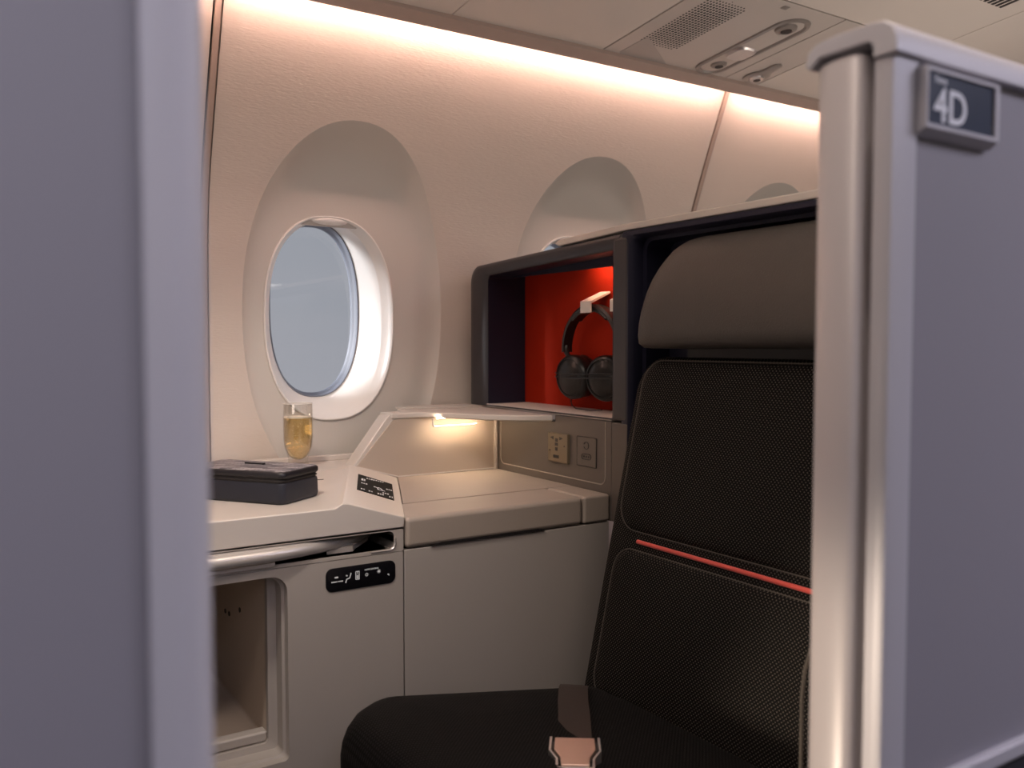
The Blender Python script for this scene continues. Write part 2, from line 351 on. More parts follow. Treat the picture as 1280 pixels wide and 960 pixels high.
# ---------------------------------------------------------------- light rail along the top of the sidewall
rail = MB().prism([(1.676, .6955), (1.7085, .6812), (1.7115, .6822), (1.7085, .695), (1.702, .705), (1.676, .705)], 'X', -.95, 3.2).build('trim_1', RAIL, bevel=.001, kind='structure')
for a, bb in ((-.95, .44), (.468, 1.802), (1.848, 3.2)):
    MB().prism([(1.7125, .6860), (1.7175, .6875), (1.7175, .6915), (1.7115, .6915)], 'X', a, bb).build('light_strip', LED, rail, smooth=False)
# ---------------------------------------------------------------- ceiling
def zc(y): return .702 + .1 * (1.694 - y)
ceil = MB().prism([(1.90, .80), (1.694, .728), (.2, zc(.2) + .026), (-1.7, zc(.2) + .026), (-1.7, 1.2), (2.075, 1.2), (2.075, .86)], 'X', -1.65, 3.25).build('ceiling', CEILD, smooth=False, kind='structure')
def cpanel(x0, x1, y0, y1, parent=ceil, m=CEIL, name='ceiling_panel', t=.018, g=.0012, lift=0):
    return MB().loops([[(x, y, zc(y) + dz) for x, y in ((x0 + g, y0 + g), (x1 - g, y0 + g), (x1 - g, y1 - g), (x0 + g, y1 - g))] for dz in (lift, t)], cap0=True, cap1=True).build(name, m, parent, bevel=.001, seg=2)
xb = [-.95, -.31, .10, .51, .92, 1.33]
for a, bb in zip(xb, xb[1:]): cpanel(a, bb, 1.304, 1.694)
for a, bb in ((1.862, 2.272), (2.272, 2.68), (2.68, 3.2)): cpanel(a, bb, 1.304, 1.694)
for a, bb in ((-.95, .07), (.07, 1.07), (1.07, 2.09), (2.09, 3.2)): cpanel(a, bb, .2, 1.304)
MB().box(-.95, 3.2, -1.7, .2, zc(.2), zc(.2) + .02).build('ceiling_panel', CEIL, ceil)
ev = thing('ceiling_vent', 'black slotted air vent in the ceiling above the grey partition', 'vent', (1.97, 1.08, zc(1.08)))
for k in range(8):
    x = 1.90 + k * .016
    MB().loops([[(x, y, zc(y) - d) for x, y in ((x, 1.02), (x + .009, 1.02), (x + .009, 1.105), (x, 1.105))] for d in (.0008, -.004)], cap0=True, cap1=True).build('slot', HOLE, ev, smooth=False)
# service unit
psu = thing('service_panel', 'grey overhead service panel with speaker grille and long oval lamp well', 'panel', (1.535, 1.5, zc(1.5)))
cpanel(1.332, 1.742, 1.306, 1.692, psu, PSUG, 'panel_body')
def cpl(P, d): return [(x, y, zc(y) - d) for x, y in P]
tri = [(1.376, 1.668), (1.380, 1.585), (1.386, 1.577), (1.395, 1.581), (1.538, 1.680), (1.53, 1.685), (1.385, 1.680)]
MB().loops([cpl(tri, .001), cpl(tri, -.004)], cap0=True, cap1=True).build('corner_cover', PSUM, psu, smooth=False)
hs = MB(); p = .0092
for i in range(15):
    for j in range(28):
        x = 1.370 + i * p; y = 1.362 + j * p
        u = abs(i - 7) / 7; v = abs(j - 13.5) / 13.5
        if u ** 5 + v ** 5 > 1.0: continue
        r = .0034 * (1 - .55 * max(u ** 6, v ** 6))
        hs.loops([[(x + r * cos(a * pi / 4), y + r * sin(a * pi / 4), zc(y + r * sin(a * pi / 4)) - d) for a in range(8)] for d in (.0004, -.002)], cap0=True)
hs.build('speaker_holes', HOLE, psu, smooth=False, kind='stuff')
def stad(x0, x1, y0, y1, i=0): return rr(x0 + i, x1 - i, y0 + i, y1 - i, (x1 - x0) / 2 - i - 1e-4, 10)
O_ = (1.605, 1.703, 1.345, 1.677)
MB().loops([cpl(stad(*O_, 0), -.001), cpl(stad(*O_, .002), .004), cpl(stad(*O_, .010), .005), cpl(stad(*O_, .014), .001), cpl(stad(*O_, .015), -.0005)]).build('lamp_well_rim', PSUD, psu)
MB().loops([cpl(stad(*O_, .015), .0008), cpl(stad(*O_, .017), .0015), cpl(stad(*O_, .030), .004)], cap1=True).build('lamp_cover', PSUG, psu)
for (x, y, s) in ((1.633, 1.395, 1), (1.640, 1.612, .8)):
    hd = MB().revolve([(.026 * s, 0), (.024 * s, .005), (.015 * s, .008), (.013 * s, .006)], (x + .012, y, zc(y) - .003), axis=(0, -.1, -1)).build('reading_lamp', PSUD, psu)
    MB().revolve([(.0125 * s, .0), (.0125 * s, .0075)], (x + .012, y, zc(y) - .003), axis=(0, -.1, -1)).build('lens', HOLE, hd)
MB().loops([cpl(rr(1.622, 1.686, 1.505, 1.575, .02), .003), cpl(rr(1.626, 1.682, 1.51, 1.57, .018), .008)], cap1=True).build('lamp_slider', ALU, psu)
MB().loops([cpl(rr(1.552, 1.572, 1.32, 1.335, .004), .0005), cpl(rr(1.553, 1.571, 1.321, 1.334, .003), .0012)], cap1=True).build('latch', PSUD, psu)
sp2 = thing('spot_panel', 'narrow overhead panel with a single small round spotlight', 'panel', (1.80, 1.5, zc(1.5)))
cpanel(1.743, 1.861, 1.306, 1.692, sp2, PSUG, 'panel_body')
keyp = []
for k in range(25):
    a = R(-60 + 300 * k / 24 + 0); keyp.append((1.812 + .034 * cos(a + R(-0)), 1.632 + .034 * sin(a)))
kb = [(1.812 + .034 * cos(R(a)), 1.632 + .036 * sin(R(a))) for a in range(-50, 231, 14)]
kn = [(1.793, 1.585), (1.791, 1.565), (1.795, 1.552), (1.806, 1.546), (1.818, 1.552), (1.822, 1.565), (1.824, 1.585)]
MB().loops([cpl(kb + kn, 0), cpl(kb + kn, .004), cpl([(1.81 + (x - 1.81) * .85, 1.61 + (y - 1.61) * .9) for x, y in kb + kn], .006)], cap1=True).build('spot_base', PSUD, sp2)
hd = MB().revolve([(.020, 0), (.018, .006), (.010, .008)], (1.812, 1.632, zc(1.63) - .004), axis=(0, -.1, -1)).build('spot_ring', ALU, sp2)
MB().revolve([(.0095, 0), (.0095, .0088)], (1.812, 1.632, zc(1.63) - .004), axis=(0, -.1, -1)).build('lens', HOLE, hd)

# ---------------------------------------------------------------- rest of the cabin shell (off camera, closes the room)
MB().box(-1.65, 3.25, -1.7, 2.075, -1.11, -1.05).build('floor', CARP, smooth=False, kind='structure')
MB().box(-1.65, 3.25, -1.72, -1.68, -1.05, 1.2).build('wall_left', CABIN, smooth=False, kind='structure')
MB().box(-1.67, -1.62, -1.7, 2.075, -1.05, 1.2).build('wall_front', CABIN, smooth=False, kind='structure')
MB().box(3.2, 3.25, -1.7, 2.075, -1.05, 1.2).build('wall_back', CABIN, smooth=False, kind='structure')
MB().box(-1.62, -.95, 1.80, 1.9, -1.05, .9).build('wall_front_closet', CABIN, smooth=False, kind='structure')

# ---------------------------------------------------------------- side console
con = thing('side_console', 'beige side console with tabletop, tray slot and storage niche under the window', 'console', (.4, 1.6, -1.05))
FY = 1.32
top = [(-.60, FY), (.526, FY), (.700, 1.735), (.74, 1.80), (.80, 1.888), (-.60, 1.888)]
MB().prism([(-.60, 1.7395), (.705, 1.7395), (.74, 1.80), (.80, 1.888), (-.60, 1.888)], 'Z', -.306, -.2622).build('table_back_strip', CONL, con, bevel=.001)
MB().box(-.60, .80, 1.872, 1.887, -.263, -.250).build('table_upstand', CONL, con, bevel=.003)
MB().box(.44, .60, 1.615, 1.617, -.2625, -.2612).build('table_joint', SLOT, con)
# sloping ridge that carries the small display
def lerp(a, b, q): return tuple(a[i] + (b[i] - a[i]) * q for i in range(3))
A_, B_ = (.530, FY - .001, -.2560), (.711, 1.739, -.2575)
D_, C_ = (.631, FY - .001, -.289), (.815, 1.739, -.292)
LA, LB = (.508, FY - .001, -.2622), (.692, 1.739, -.2622)
rid = MB(); 
bot = -.3065
def rloop(q):
    l, a, d = lerp(LA, LB, q), lerp(A_, B_, q), lerp(D_, C_, q)
    return [(-.60, l[1], l[2]), l, lerp(l, a, .6)[:2] + (a[2] + .0008,), a, d, (d[0] - .002, d[1], bot), (-.60, l[1], bot)]
rid.loops([rloop(k / 12) for k in range(13)], cap0=True, cap1=True)
rid.build('tabletop', CONL, con, bevel=.0025, angle=30)
MB().box(-.60, .6285, FY, FY + .02, -.3085, -.3055).build('slot_top_rail', CONS, con)
# slot with its rounded opening
slot_o = rr(-.62, .6285, -.3455, -.306, .002); slot_i = rr(-.60, .612, -.3400, -.3100, .010)
MB().loops([my(slot_o, FY + .03), my(slot_o, FY), my(slot_i, FY), my(slot_i, FY + .30)], cap1=True).build('slot_surround', CONS, con, bevel=0)
MB().loops([my(slot_i, FY + .003), my(slot_i, FY + .29)], cap1=True).build('slot_lining', SLOT, con)
e1 = rr(-.6, .6135, -.3415, -.3085, .0115)
lip = [(x, FY - .0008, z) for x, z in e1]
k0 = [i for i, q in enumerate(lip) if q[0] > .575 and q[2] < -.31]
MB().tube([(.57, FY - .0006, -.3415), (.600, FY - .0006, -.3415)] + [lip[i] for i in range(0, 7)] + [(.6135, FY - .0006, -.322)], .0013, 6).build('slot_edge_trim', ALU, con)
# cabinet fronts
def frame_holes(outer, hole, y0, y1, name, m, depth=.12, parent=con, **k):
    return MB().loops([my(outer, y1), my(outer, y0), my(hole, y0), my(hole, y1)]).build(name, m, parent, **k)
fo = rr(-.60, .6275, -1.045, -.3465, .0015); fh = rr(-.28, .430, -.652, -.3585, (.008, .026, .026, .008))
frame_holes(fo, fh, FY, FY + .016, 'left_front_panel', CONS)
fh2 = rr(-.26, .4255, -.648, -.3625, (.007, .024, .024, .007))
MB().loops([my(fh, FY + .016), my(fh2, FY + .018), my(fh2, FY + .045), my(rr(-.25, .412, -.638, -.366, .008), FY + .047), my(rr(-.25, .412, -.638, -.366, .008), FY + .06)]).build('niche_surround', CONS, con)
nb = rr(-.25, .412, -.638, -.366, .006)
ny = MB().loops([my(nb, FY + .058), my(nb, FY + .50)], cap1=True).build('niche_box', NICHE, con)
MB().box(-.25, .412, FY + .052, FY + .075, -.6375, -.620).build('niche_sill', CONS, con, bevel=.004)
for y, z in ((1.621, -.490), (1.594, -.488), (1.524, -.463)):
    MB().revolve([(.0045 if z < -.43 else .003, 0), (.0045 if z < -.43 else .003, .002)], (.4125, y, z), axis=(-1, 0, 0), n=12).build('screw_hole', HOLE, con)
MB().prism([(-.55, FY - .006), (.405, FY - .006), (.411, FY - .002), (.411, FY + .03), (-.55, FY + .03)], 'Z', -.3410, -.3345).build('flap_edge', CONL, con, bevel=.0012)
# right side of the console: lid block, top plate, front
MB().box(.6325, 1.0030, FY - .002, 1.444, -.3435, -.2905).build('lid', LEATH, con, bevel=.009, seg=4)
MB().prism([(.6885, 1.4465), (1.069, 1.4465), (1.069, 1.739), (.8155, 1.739)], 'Z', -.335, -.2912).build('console_top', LEATH, con, bevel=.001)
MB().box(1.0055, 1.069, FY - .002, 1.4445, -.3435, -.2905).build('end_block', LEATH, con, bevel=.006, seg=4)
MB().loops([[(.68, FY - .0025, -.3440), (.70, FY - .0025, -.3395), (.90, FY - .0025, -.3395), (.915, FY - .0025, -.3440)], [(.68, FY + .02, -.3440), (.70, FY + .02, -.3395), (.90, FY + .02, -.3395), (.915, FY + .02, -.3440)]], cap0=True, cap1=True).build('lid_grip', HOLE, con, smooth=False)
MB().box(.6305, 1.069, FY + .001, FY + .016, -1.045, -.3455).build('right_front_panel', CONS, con, bevel=.0012)
MB().box(.645, 1.06, FY + .05, 1.72, -1.04, -.348).build('carcass', SLOT, con)
# hood: slanting back wall
hb = [(.711, -.262), (.711, -.31), (1.069, -.31), (1.069, -.151), (.812, -.1505), (.800, -.1515), (.7915, -.158)]
MB().prism(hb, 'Y', 1.7405, 1.787).build('hood_body', CONL, con, bevel=.003)
hi = [(.7175, -.2635), (.7165, -.2655), (.815, -.2925), (1.063, -.2915), (1.063, -.1635), (.818, -.1635), (.806, -.1655), (.7985, -.172)]
MB().prism(hi, 'Y', 1.7385, 1.7415).build('hood_back_liner', HOODM, con, bevel=.0008)
MB().tube([(.714, 1.738, -.2600), (.8155, 1.738, -.2900), (1.062, 1.738, -.2895)], .0016, 6).build('hood_base_bead', CONL, con)
MB().box(1.0615, 1.0690, 1.732, 1.7395, -.292, -.158).build('corner_bead', CONL, con, bevel=.002)
sh = [(.7945, 1.787), (.800, 1.737), (.87, 1.733), (.900, 1.712), (.925, 1.655), (.957, 1.600), (1.0, 1.550), (1.04, 1.520), (1.0685, 1.508), (1.0685, 1.885), (.885, 1.885), (.862, 1.84), (.85, 1.787)]
MB().prism(sh, 'Z', -.163, -.1505).build('corner_shelf', CONL, con, bevel=.003)
MB().prism([(.862, 1.842), (.878, 1.885), (1.0685, 1.885), (1.0685, 1.80), (.96, 1.81)], 'Z', -.1503, -.1475).build('shelf_pad', CONL, con, bevel=.001)
# under-shelf lamp
ul = thing('shelf_lamp', 'small warm lamp bar glowing under the corner shelf', 'lamp', (.945, 1.72, -.163))
MB().box(.895, 1.02, 1.702, 1.710, -.1636, -.1632).build('light_strip', LEDS, ul, smooth=False)
MB().tube([(.888, 1.712, -.163), (.888, 1.712, -.179), (.891, 1.712, -.182), (.99, 1.712, -.182), (1.0, 1.715, -.180)], .0022, 8).build('lamp_bar', CONL, ul)

# tray table edge, gliding out of the slot
ty = [(-.58, 1.50), (-.58, 1.300), (.10, 1.298), (.30, 1.300), (.40, 1.305), (.45, 1.312), (.49, 1.322), (.53, 1.337), (.57, 1.36), (.60, 1.39), (.600, 1.50)]
tr = thing('tray_table', 'folded metal tray table with curved front edge sliding into the console slot', 'tray', (.2, 1.4, -.336))
lo = []
for z, ins in ((-.3325, .005), (-.3305, .0015), (-.327, -.001), (-.321, -.0005), (-.3155, .002), (-.3118, .006)):
    lo.append([(x, y + (ins if y < 1.45 else 0), z) for x, y in ty])
MB().loops(lo, cap0=True, cap1=True).build('tray_leaf', METAL, tr, angle=50)
MB().prism([(.50, 1.336), (.545, 1.336), (.555, 1.35), (.60, 1.40), (.53, 1.40), (.51, 1.352)], 'Z', -.3395, -.3300).build('tray_catch', CONL, tr, bevel=.001)

# control strip under the tray
cp = thing('control_panel', 'glossy black rounded touch strip with seat and light icons below the tray', 'control panel', (.5525, FY, -.3775))
MB().loops([my(rr(.492, .613, -.3965, -.3585, .011), FY + .0), my(rr(.492, .613, -.3965, -.3585, .011), FY - .0012), my(rr(.4935, .6115, -.395, -.360, .0095), FY - .0018)], cap1=True).build('touch_surface', BLACK, cp)
yi = FY - .0020
def bar(x0, z0, x1, z1, wd, m, parent, name, y=yi):
    a, b_ = Vector((x0, z0)), Vector((x1, z1)); d = (b_ - a).normalized(); n_ = Vector((-d.y, d.x)) * wd / 2
    P = [a + n_, b_ + n_, b_ - n_, a - n_]
    return MB().prism([tuple(q) for q in P], 'Y', y, y + .0003).build(name, m, parent, smooth=False)
bar(.5065, -.3735, .5125, -.3735, .0022, ICON, cp, 'lettering')
for k in range(9): bar(.5010 + k * .0021 + (.001 if k > 4 else 0), -.3805, .5026 + k * .0021 + (.001 if k > 4 else 0), -.3805, .0018, ICON, cp, 'lettering')
for q in ((.5345, -.3695, .5320, -.3775), (.5320, -.3775, .5270, -.3785), (.5270, -.3785, .5250, -.3845)): bar(*q, .0015, ICON, cp, 'seat_icon')
bar(.5255, -.3725, .5285, -.3735, .0022, ICOND, cp, 'seat_icon')
for q in ((.5425, -.3685, .5425, -.3815), (.5485, -.3685, .5485, -.3815), (.5425, -.3685, .5485, -.3685), (.5425, -.3815, .5485, -.3815), (.5455, -.3690, .5455, -.3725)): bar(*q, .0010, ICON, cp, 'remote_icon')
bar(.5455, -.3745, .5455, -.3805, .0040, ICOND, cp, 'remote_icon')
text('SUITE LIGHTING', .0033, (.5580, yi, -.3690), FRONT, ICON, cp, 'lettering')
def sunicon(cx, cz, r, fill, parent):
    if fill: MB().revolve([(r * .55, 0), (r * .55, .0003)], (cx, yi, cz), axis=(0, -1, 0), n=14).build('sun_icon', ICON, parent, smooth=False)
    else: MB().tube([(cx + r * .55 * cos(a * pi / 6), yi, cz + r * .55 * sin(a * pi / 6)) for a in range(12)], .0004, 4, closed=True).build('sun_icon', ICON, parent)
    for k in range(8):
        a = k * pi / 4; bar(cx + r * .7 * cos(a), cz + r * .7 * sin(a), cx + r * cos(a), cz + r * sin(a), .0005, ICON, parent, 'sun_ray')
sunicon(.5615, -.3760, .0032, False, cp); sunicon(.5830, -.3735, .0036, True, cp)
bar(.5985, -.3805, .6010, -.3815, .0015, ICON, cp, 'lettering'); bar(.6005, -.3805, .6010, -.3835, .001, ICON, cp, 'lettering')

# display on the sloping ridge
nrm = (Vector(B_) - Vector(A_)).cross(Vector(D_) - Vector(A_)).normalized()
if nrm.z < 0: nrm = -nrm
def rp(u, v, h=0):     # u: 0 upper (A-B) .. 1 lower (D-C); v: 0 front .. 1 back
    a = lerp(lerp(A_, B_, v), lerp(D_, C_, v), u); return tuple(Vector(a) + nrm * h)
dp = thing('touch_display', 'small black passenger display set in the sloping ridge beside the amenity case', 'display', rp(.5, .5))
c4 = [(.10, .44), (.14, .74), (.86, .745), (.86, .45)]
c4 = [(.13, .34), (.13, .76), (.84, .72), (.84, .30)]
P0 = [rp(u, v, .0002) for u, v in c4]; P1 = [rp(u, v, .0012) for u, v in c4]
MB().loops([P0, P1], cap0=True, cap1=True).build('screen', SCREEN, dp, smooth=False)
def dmark(u0, u1, v0, v1, m, nm='display_mark'):
    MB().loops([[rp(u, v, h) for u, v in ((u0, v0), (u1, v0), (u1, v1), (u0, v1))] for h in (.0012, .0015)], cap0=True, cap1=True).build(nm, m, dp, smooth=False)
random.seed(9)
for (u0, n_, v0, du, dv) in ((.20, 2, .60, .035, .05), (.20, 3, .52, .03, .02), (.30, 4, .68, .03, .02), (.40, 6, .69, .03, .018), (.62, 3, .40, .03, .02), (.20, 2, .37, .03, .02), (.35, 2, .36, .03, .02), (.52, 3, .35, .03, .025), (.70, 3, .52, .03, .02), (.75, 2, .34, .02, .03)):
    for k in range(n_): dmark(u0 + k * .045, u0 + k * .045 + du, v0, v0 + dv, ICOND if k % 2 else ICON)
ux = (Vector(D_) - Vector(A_)).normalized(); vx = nrm.cross(ux)
text('22', .034, rp(.52, .46, .0014), Matrix((ux, vx, nrm)).transposed(), ICON, dp, 'display_number', sx=.5)

# ---------------------------------------------------------------- seat shell with headphone bin and outlet wall
XS = 1.07
shl = thing('seat_shell', 'dark navy and plum seat shell with red lined storage cubby and white top ledge', 'seat shell', (1.2, 1.3, -1.05))
def shear(P, k):   # top edge climbs gently towards the aisle
    return [(x, y, z + k * (1.88 - y) * max(0, (z + .15) / .33)) for x, y, z in P]
bo = rr(1.292, 1.884, -.1475, .189, (.004, .040, .004, .004)); bi = rr(1.318, 1.788, -.1465, .158, (.004, .014, .003, .003))
bo = rr(1.290, 1.880, -.1480, .189, (.003, .040, .003, .003)); bi = rr(1.318, 1.788, -.1435, .158, (.002, .014, .003, .002))
def io(P, i, c=(1.55, .02)): return [(c[0] + (p[0] - c[0]) * (1 - i), c[1] + (p[1] - c[1]) * (1 - i)) for p in P]
lps = []
def mixp(P, Q, q): return [(a[0] + (b_[0] - a[0]) * q, a[1] + (b_[1] - a[1]) * q) for a, b_ in zip(P, Q)]
for P, x in ((bo, XS + .16), (bo, XS + .022), (mixp(bo, bi, .06), XS + .010), (mixp(bo, bi, .18), XS + .003), (mixp(bo, bi, .38), XS), (mixp(bo, bi, .80), XS), (mixp(bo, bi, .95), XS + .002), (bi, XS + .006)):
    lps.append(shear(mx(P, x), .040))
MB().loops(lps).build('bin_frame', SHELL, shl, angle=70)
lin = [shear(mx(bi, XS + .006), .040), shear(mx(rr(1.318, 1.798, -.1435, .160, .004), XS + .118), .05)]
MB().loops(lin).build('bin_side_lining', NAVY, shl)
MB().loops([shear(mx(rr(1.30, 1.815, -.15, .178, .003), XS + .119), .055), shear(mx(rr(1.30, 1.815, -.15, .178, .003), XS + .13), .055)], cap0=True, cap1=True).build('red_back_panel', RED, shl)
MB().box(XS + .002, XS + .12, 1.318, 1.79, -.149, -.1425).build('bin_floor', LEDGE, shl, bevel=.001)
MB().box(XS + .078, XS + .083, 1.32, 1.79, .160, .184).build('bin_light_housing', NAVY, shl)
MB().box(XS + .084, XS + .090, 1.34, 1.74, .176, .182).build('bin_light', LEDR, shl, smooth=False)
# seat surround: front frame with rounded recess
so = rr(.52, 1.290, -1.04, .2125, (.003, .004, .003, .003)); si = rr(.56, 1.262, -.90, .199, (.02, .022, .02, .02)); si2 = rr(.565, 1.252, -.89, .192, .018)
MB().loops([mx(so, XS + .12), mx(so, XS + .006), mx(mixp(so, si, .12), XS), mx(mixp(so, si, .75), XS), mx(si, XS + .010), mx(si, XS + .030), mx(si2, XS + .030), mx(si2, XS + .09)], cap1=True).build('seat_surround', NAVY, shl, angle=50)
MB().loops([[(x, y, z) for x, y in ((XS - .0012, 1.268), (XS - .0012, 1.3165), (XS + .02, 1.3165), (XS + .02, 1.268))] for z in (-.1490, .204)], cap0=True, cap1=True).build('upper_post', POST, shl, bevel=.009)
MB().loops([[(x, y, z) for x, y in ((XS - .0012, 1.268), (XS - .0012, 1.3165), (XS + .02, 1.3165), (XS + .02, 1.268))] for z in (-.3440, -.1505)], cap0=True, cap1=True).build('lower_post', TAUPE, shl, bevel=.004)
MB().prism([(.52, .2135), (1.290, .2135), (1.50, .2045), (1.515, .2105), (1.50, .2175), (1.29, .2265), (.52, .2275)], 'X', XS + .004, XS + .10).build('top_ledge', LEDGE, shl, bevel=.003)
# outlet wall below the bin
MB().prism([(1.3172, -.3440), (1.885, -.3440), (1.885, -.1640), (1.505, -.1640), (1.505, -.1500), (1.3172, -.1500)], 'X', XS + .0005, XS + .03).build('outlet_wall', TAUPE, shl, bevel=.001)
MB().tube(mx(rr(1.335, 1.722, -.2765, -.13, .016), XS + .0004)[-7:] + mx(rr(1.335, 1.722, -.2765, -.13, .016), XS + .0004)[:7] + [(XS + .0004, 1.722, -.166)], .0014, 6).build('wall_moulding', LEATH, shl)
MB().tube([(XS + .0004, 1.335, -.152), (XS + .0004, 1.335, -.262)], .0014, 6).build('wall_moulding', LEATH, shl)
# side wing seen low by the partition
MB().prism([(.748, -1.04), (.748, -.372), (.752, -.345), (.762, -.322), (.775, -.306), (.79, -.300), (1.068, -.30), (1.068, -1.04)], 'Y', .53, .595).build('side_wing', NAVY, shl, bevel=.012, seg=4)
MB().tube([(.747, .600, -.9), (.747, .600, -.372), (.751, .600, -.345), (.761, .600, -.322), (.774, .600, -.306), (.79, .600, -.299), (1.0, .600, -.299)], .0022, 6).build('wing_piping', PIPE, shl)
# headphone hooks
def hook(y):
    h = thing('headphone_hook', 'x', 'hook', (XS + .075, y, .08), 'headphone hooks in the red cubby')
    MB().prism([(XS + .064, .066), (XS + .068, .066), (XS + .068, .086), (XS + .118, .108), (XS + .118, .113), (XS + .064, .0905)], 'X' if 0 else 'Y', y - .018, y + .018).build('hook_plate', HOOK, h, bevel=.001)
    return h
hk = hook(1.485); hk['label'] = 'white hook carrying the black headphones on the red cubby back'
hk2 = hook(1.385); hk2['label'] = 'white hook half hidden behind the right post of the red cubby'

# outlets
po = thing('power_outlet', 'gold universal power socket with usb port on the taupe wall under the shelf', 'outlet', (XS, 1.4865, -.2175))
MB().loops([mx(rr(1.452, 1.521, -.2480, -.187, .002), XS + .0005), mx(rr(1.452, 1.521, -.2480, -.187, .002), XS - .006), mx(rr(1.4535, 1.5195, -.2465, -.1885, .002), XS - .0072)], cap1=True).build('cover_plate', GOLD, po)
xp = XS - .0074
def px(P, name, parent, m=HOLE): return MB().prism(P, 'X', xp - .0003, xp + .0003).build(name, m, parent, smooth=False)
px([(1.512, -.1965), (1.500, -.1935), (1.500, -.2005)], 'socket_slot', po)
px([(1.466, -.1965), (1.478, -.1935), (1.478, -.2005)], 'socket_slot', po)
for z0, h_, wd in ((-.201, .007, .004), (-.210, .006, .005), (-.220, .007, .004)): px([(1.489 + wd, z0 - h_ / 2), (1.489 + wd, z0 + h_ / 2), (1.489 - wd, z0 + h_ / 2), (1.489 - wd, z0 - h_ / 2)], 'socket_slot', po)
px([(1.500, -.239), (1.500, -.2325), (1.480, -.2325), (1.480, -.239)], 'usb_port', po)
for y_, z_ in ((1.513, -.224), (1.461, -.212)): MB().revolve([(.0016, 0), (.0016, .0006)], (xp, y_, z_), axis=(-1, 0, 0), n=10).build('indicator', HOLE, po)
jo = thing('headphone_socket', 'flush taupe headphone jack plate right of the gold power socket', 'outlet', (XS, 1.394, -.2165))
MB().loops([mx(rr(1.363, 1.425, -.2455, -.188, .002), XS + .0005), mx(rr(1.363, 1.425, -.2455, -.188, .002), XS - .0012)], cap1=True).build('cover_plate', TAUPE, jo)
MB().tube(mx(rr(1.362, 1.426, -.2465, -.187, .002), XS - .0008), .0006, 4, closed=True).build('plate_gap', HOLE, jo)
xj = XS - .0016
MB().tube([(xj, 1.394 + .008 * cos(a), -.204 + .0075 * sin(a)) for a in [R(20 + k * 32) for k in range(11)]], .0006, 5).build('headphone_mark', HOLE, jo)
MB().tube([(xj, y, z) for y, z in rr(1.379, 1.409, -.232, -.221, .0052, 5)], .0007, 5, closed=True).build('jack_bay', HOLE, jo)
for y_ in (1.386, 1.394, 1.402): MB().revolve([(.0020, 0), (.0020, .0006)], (XS - .0013, y_, -.2265), axis=(-1, 0, 0), n=10).build('jack_hole', HOLE, jo)

# ---------------------------------------------------------------- headphones
hp = thing('headphones', 'black over-ear headphones hanging on a white hook in the red cubby', 'headphones', (1.155, 1.487, -.06))
XH = 1.146; hc = 1.4865
band = []
for k in range(33):
    a = R(-8 + 196 * k / 32); band.append((XH + .010, hc + .095 * cos(a) * (1 - .04 * sin(a)), -.006 + .086 * sin(a)))
MB().loops([[(p_[0] + dx_, hc + (p_[1] - hc) * s_, -.012 + (p_[2] + .012) * s_) for dx_, s_ in ((-.012, .95), (-.013, 1.0), (-.010, 1.055), (.010, 1.055), (.013, 1.0), (.012, .95))] for p_ in band], cap0=True, cap1=True).build('headband', HPB, hp)
MB().loops([[(p_[0] + dx_, hc + (p_[1] - hc) * s_, -.012 + (p_[2] + .012) * s_) for dx_, s_ in ((-.012, .89), (-.014, .93), (-.012, .965), (.012, .965), (.014, .93), (.012, .89))] for p_ in band[9:24]], cap0=True, cap1=True).build('band_padding', HPB, hp)
for s in (1, -1):
    MB().tube([(XH + .008, hc + s * .094, -.005), (XH + .006, hc + s * .090, -.018), (XH + .004, hc + s * .078, -.030)], [.007, .006, .005], 8).build('hinge', HPG, hp)
    ax = Vector((-.95, -.22 + .12 * s, -.05)).normalized()
    cy = hc + s * .050; cc = (XH - (.004 if s > 0 else -.008), cy, -.072)
    cup = MB().revolve([(r_ * 1.12, h_) for r_, h_ in ((.030, -.020), (.041, -.018), (.043, -.008), (.0435, .004), (.041, .010), (.0365, .013), (.0355, .011), (.020, .016), (.0, .0175))], cc, axis=ax, n=36).build('ear_cup', HPB, hp)
    MB().revolve([(.0385, .0110), (.033, .0160), (.020, .0190), (0, .0200)], cc, axis=ax, n=36, cap0=False).build('cup_face', HPG, cup)
    MB().revolve([(.028, -.040), (.042, -.038), (.047, -.028), (.046, -.019), (.03, -.016)], cc, axis=ax, n=32).build('ear_pad', HPB, cup)
for z_ in (-.064, -.072):
    MB().tube([(XH - .008, hc + .104, z_ - .001), (XH - .018, hc + .098, z_), (XH - .026, hc + .06, z_ - .002), (XH - .025, hc + .02, z_ - .0015), (XH - .025, hc - .04, z_ + .001), (XH - .016, hc - .10, z_ + .002)], .0019, 6).build('cable_wrap', HPG, hp)
MB().tube([(XH - .002, hc + .055, -.112), (XH - .006, hc + .056, -.124), (XH - .012, hc + .045, -.133), (XH - .02, hc + .02, -.1385), (XH - .02, hc - .03, -.1395), (XH - .02, hc - .07, -.136)], .0013, 6).build('cable', HPG, hp)

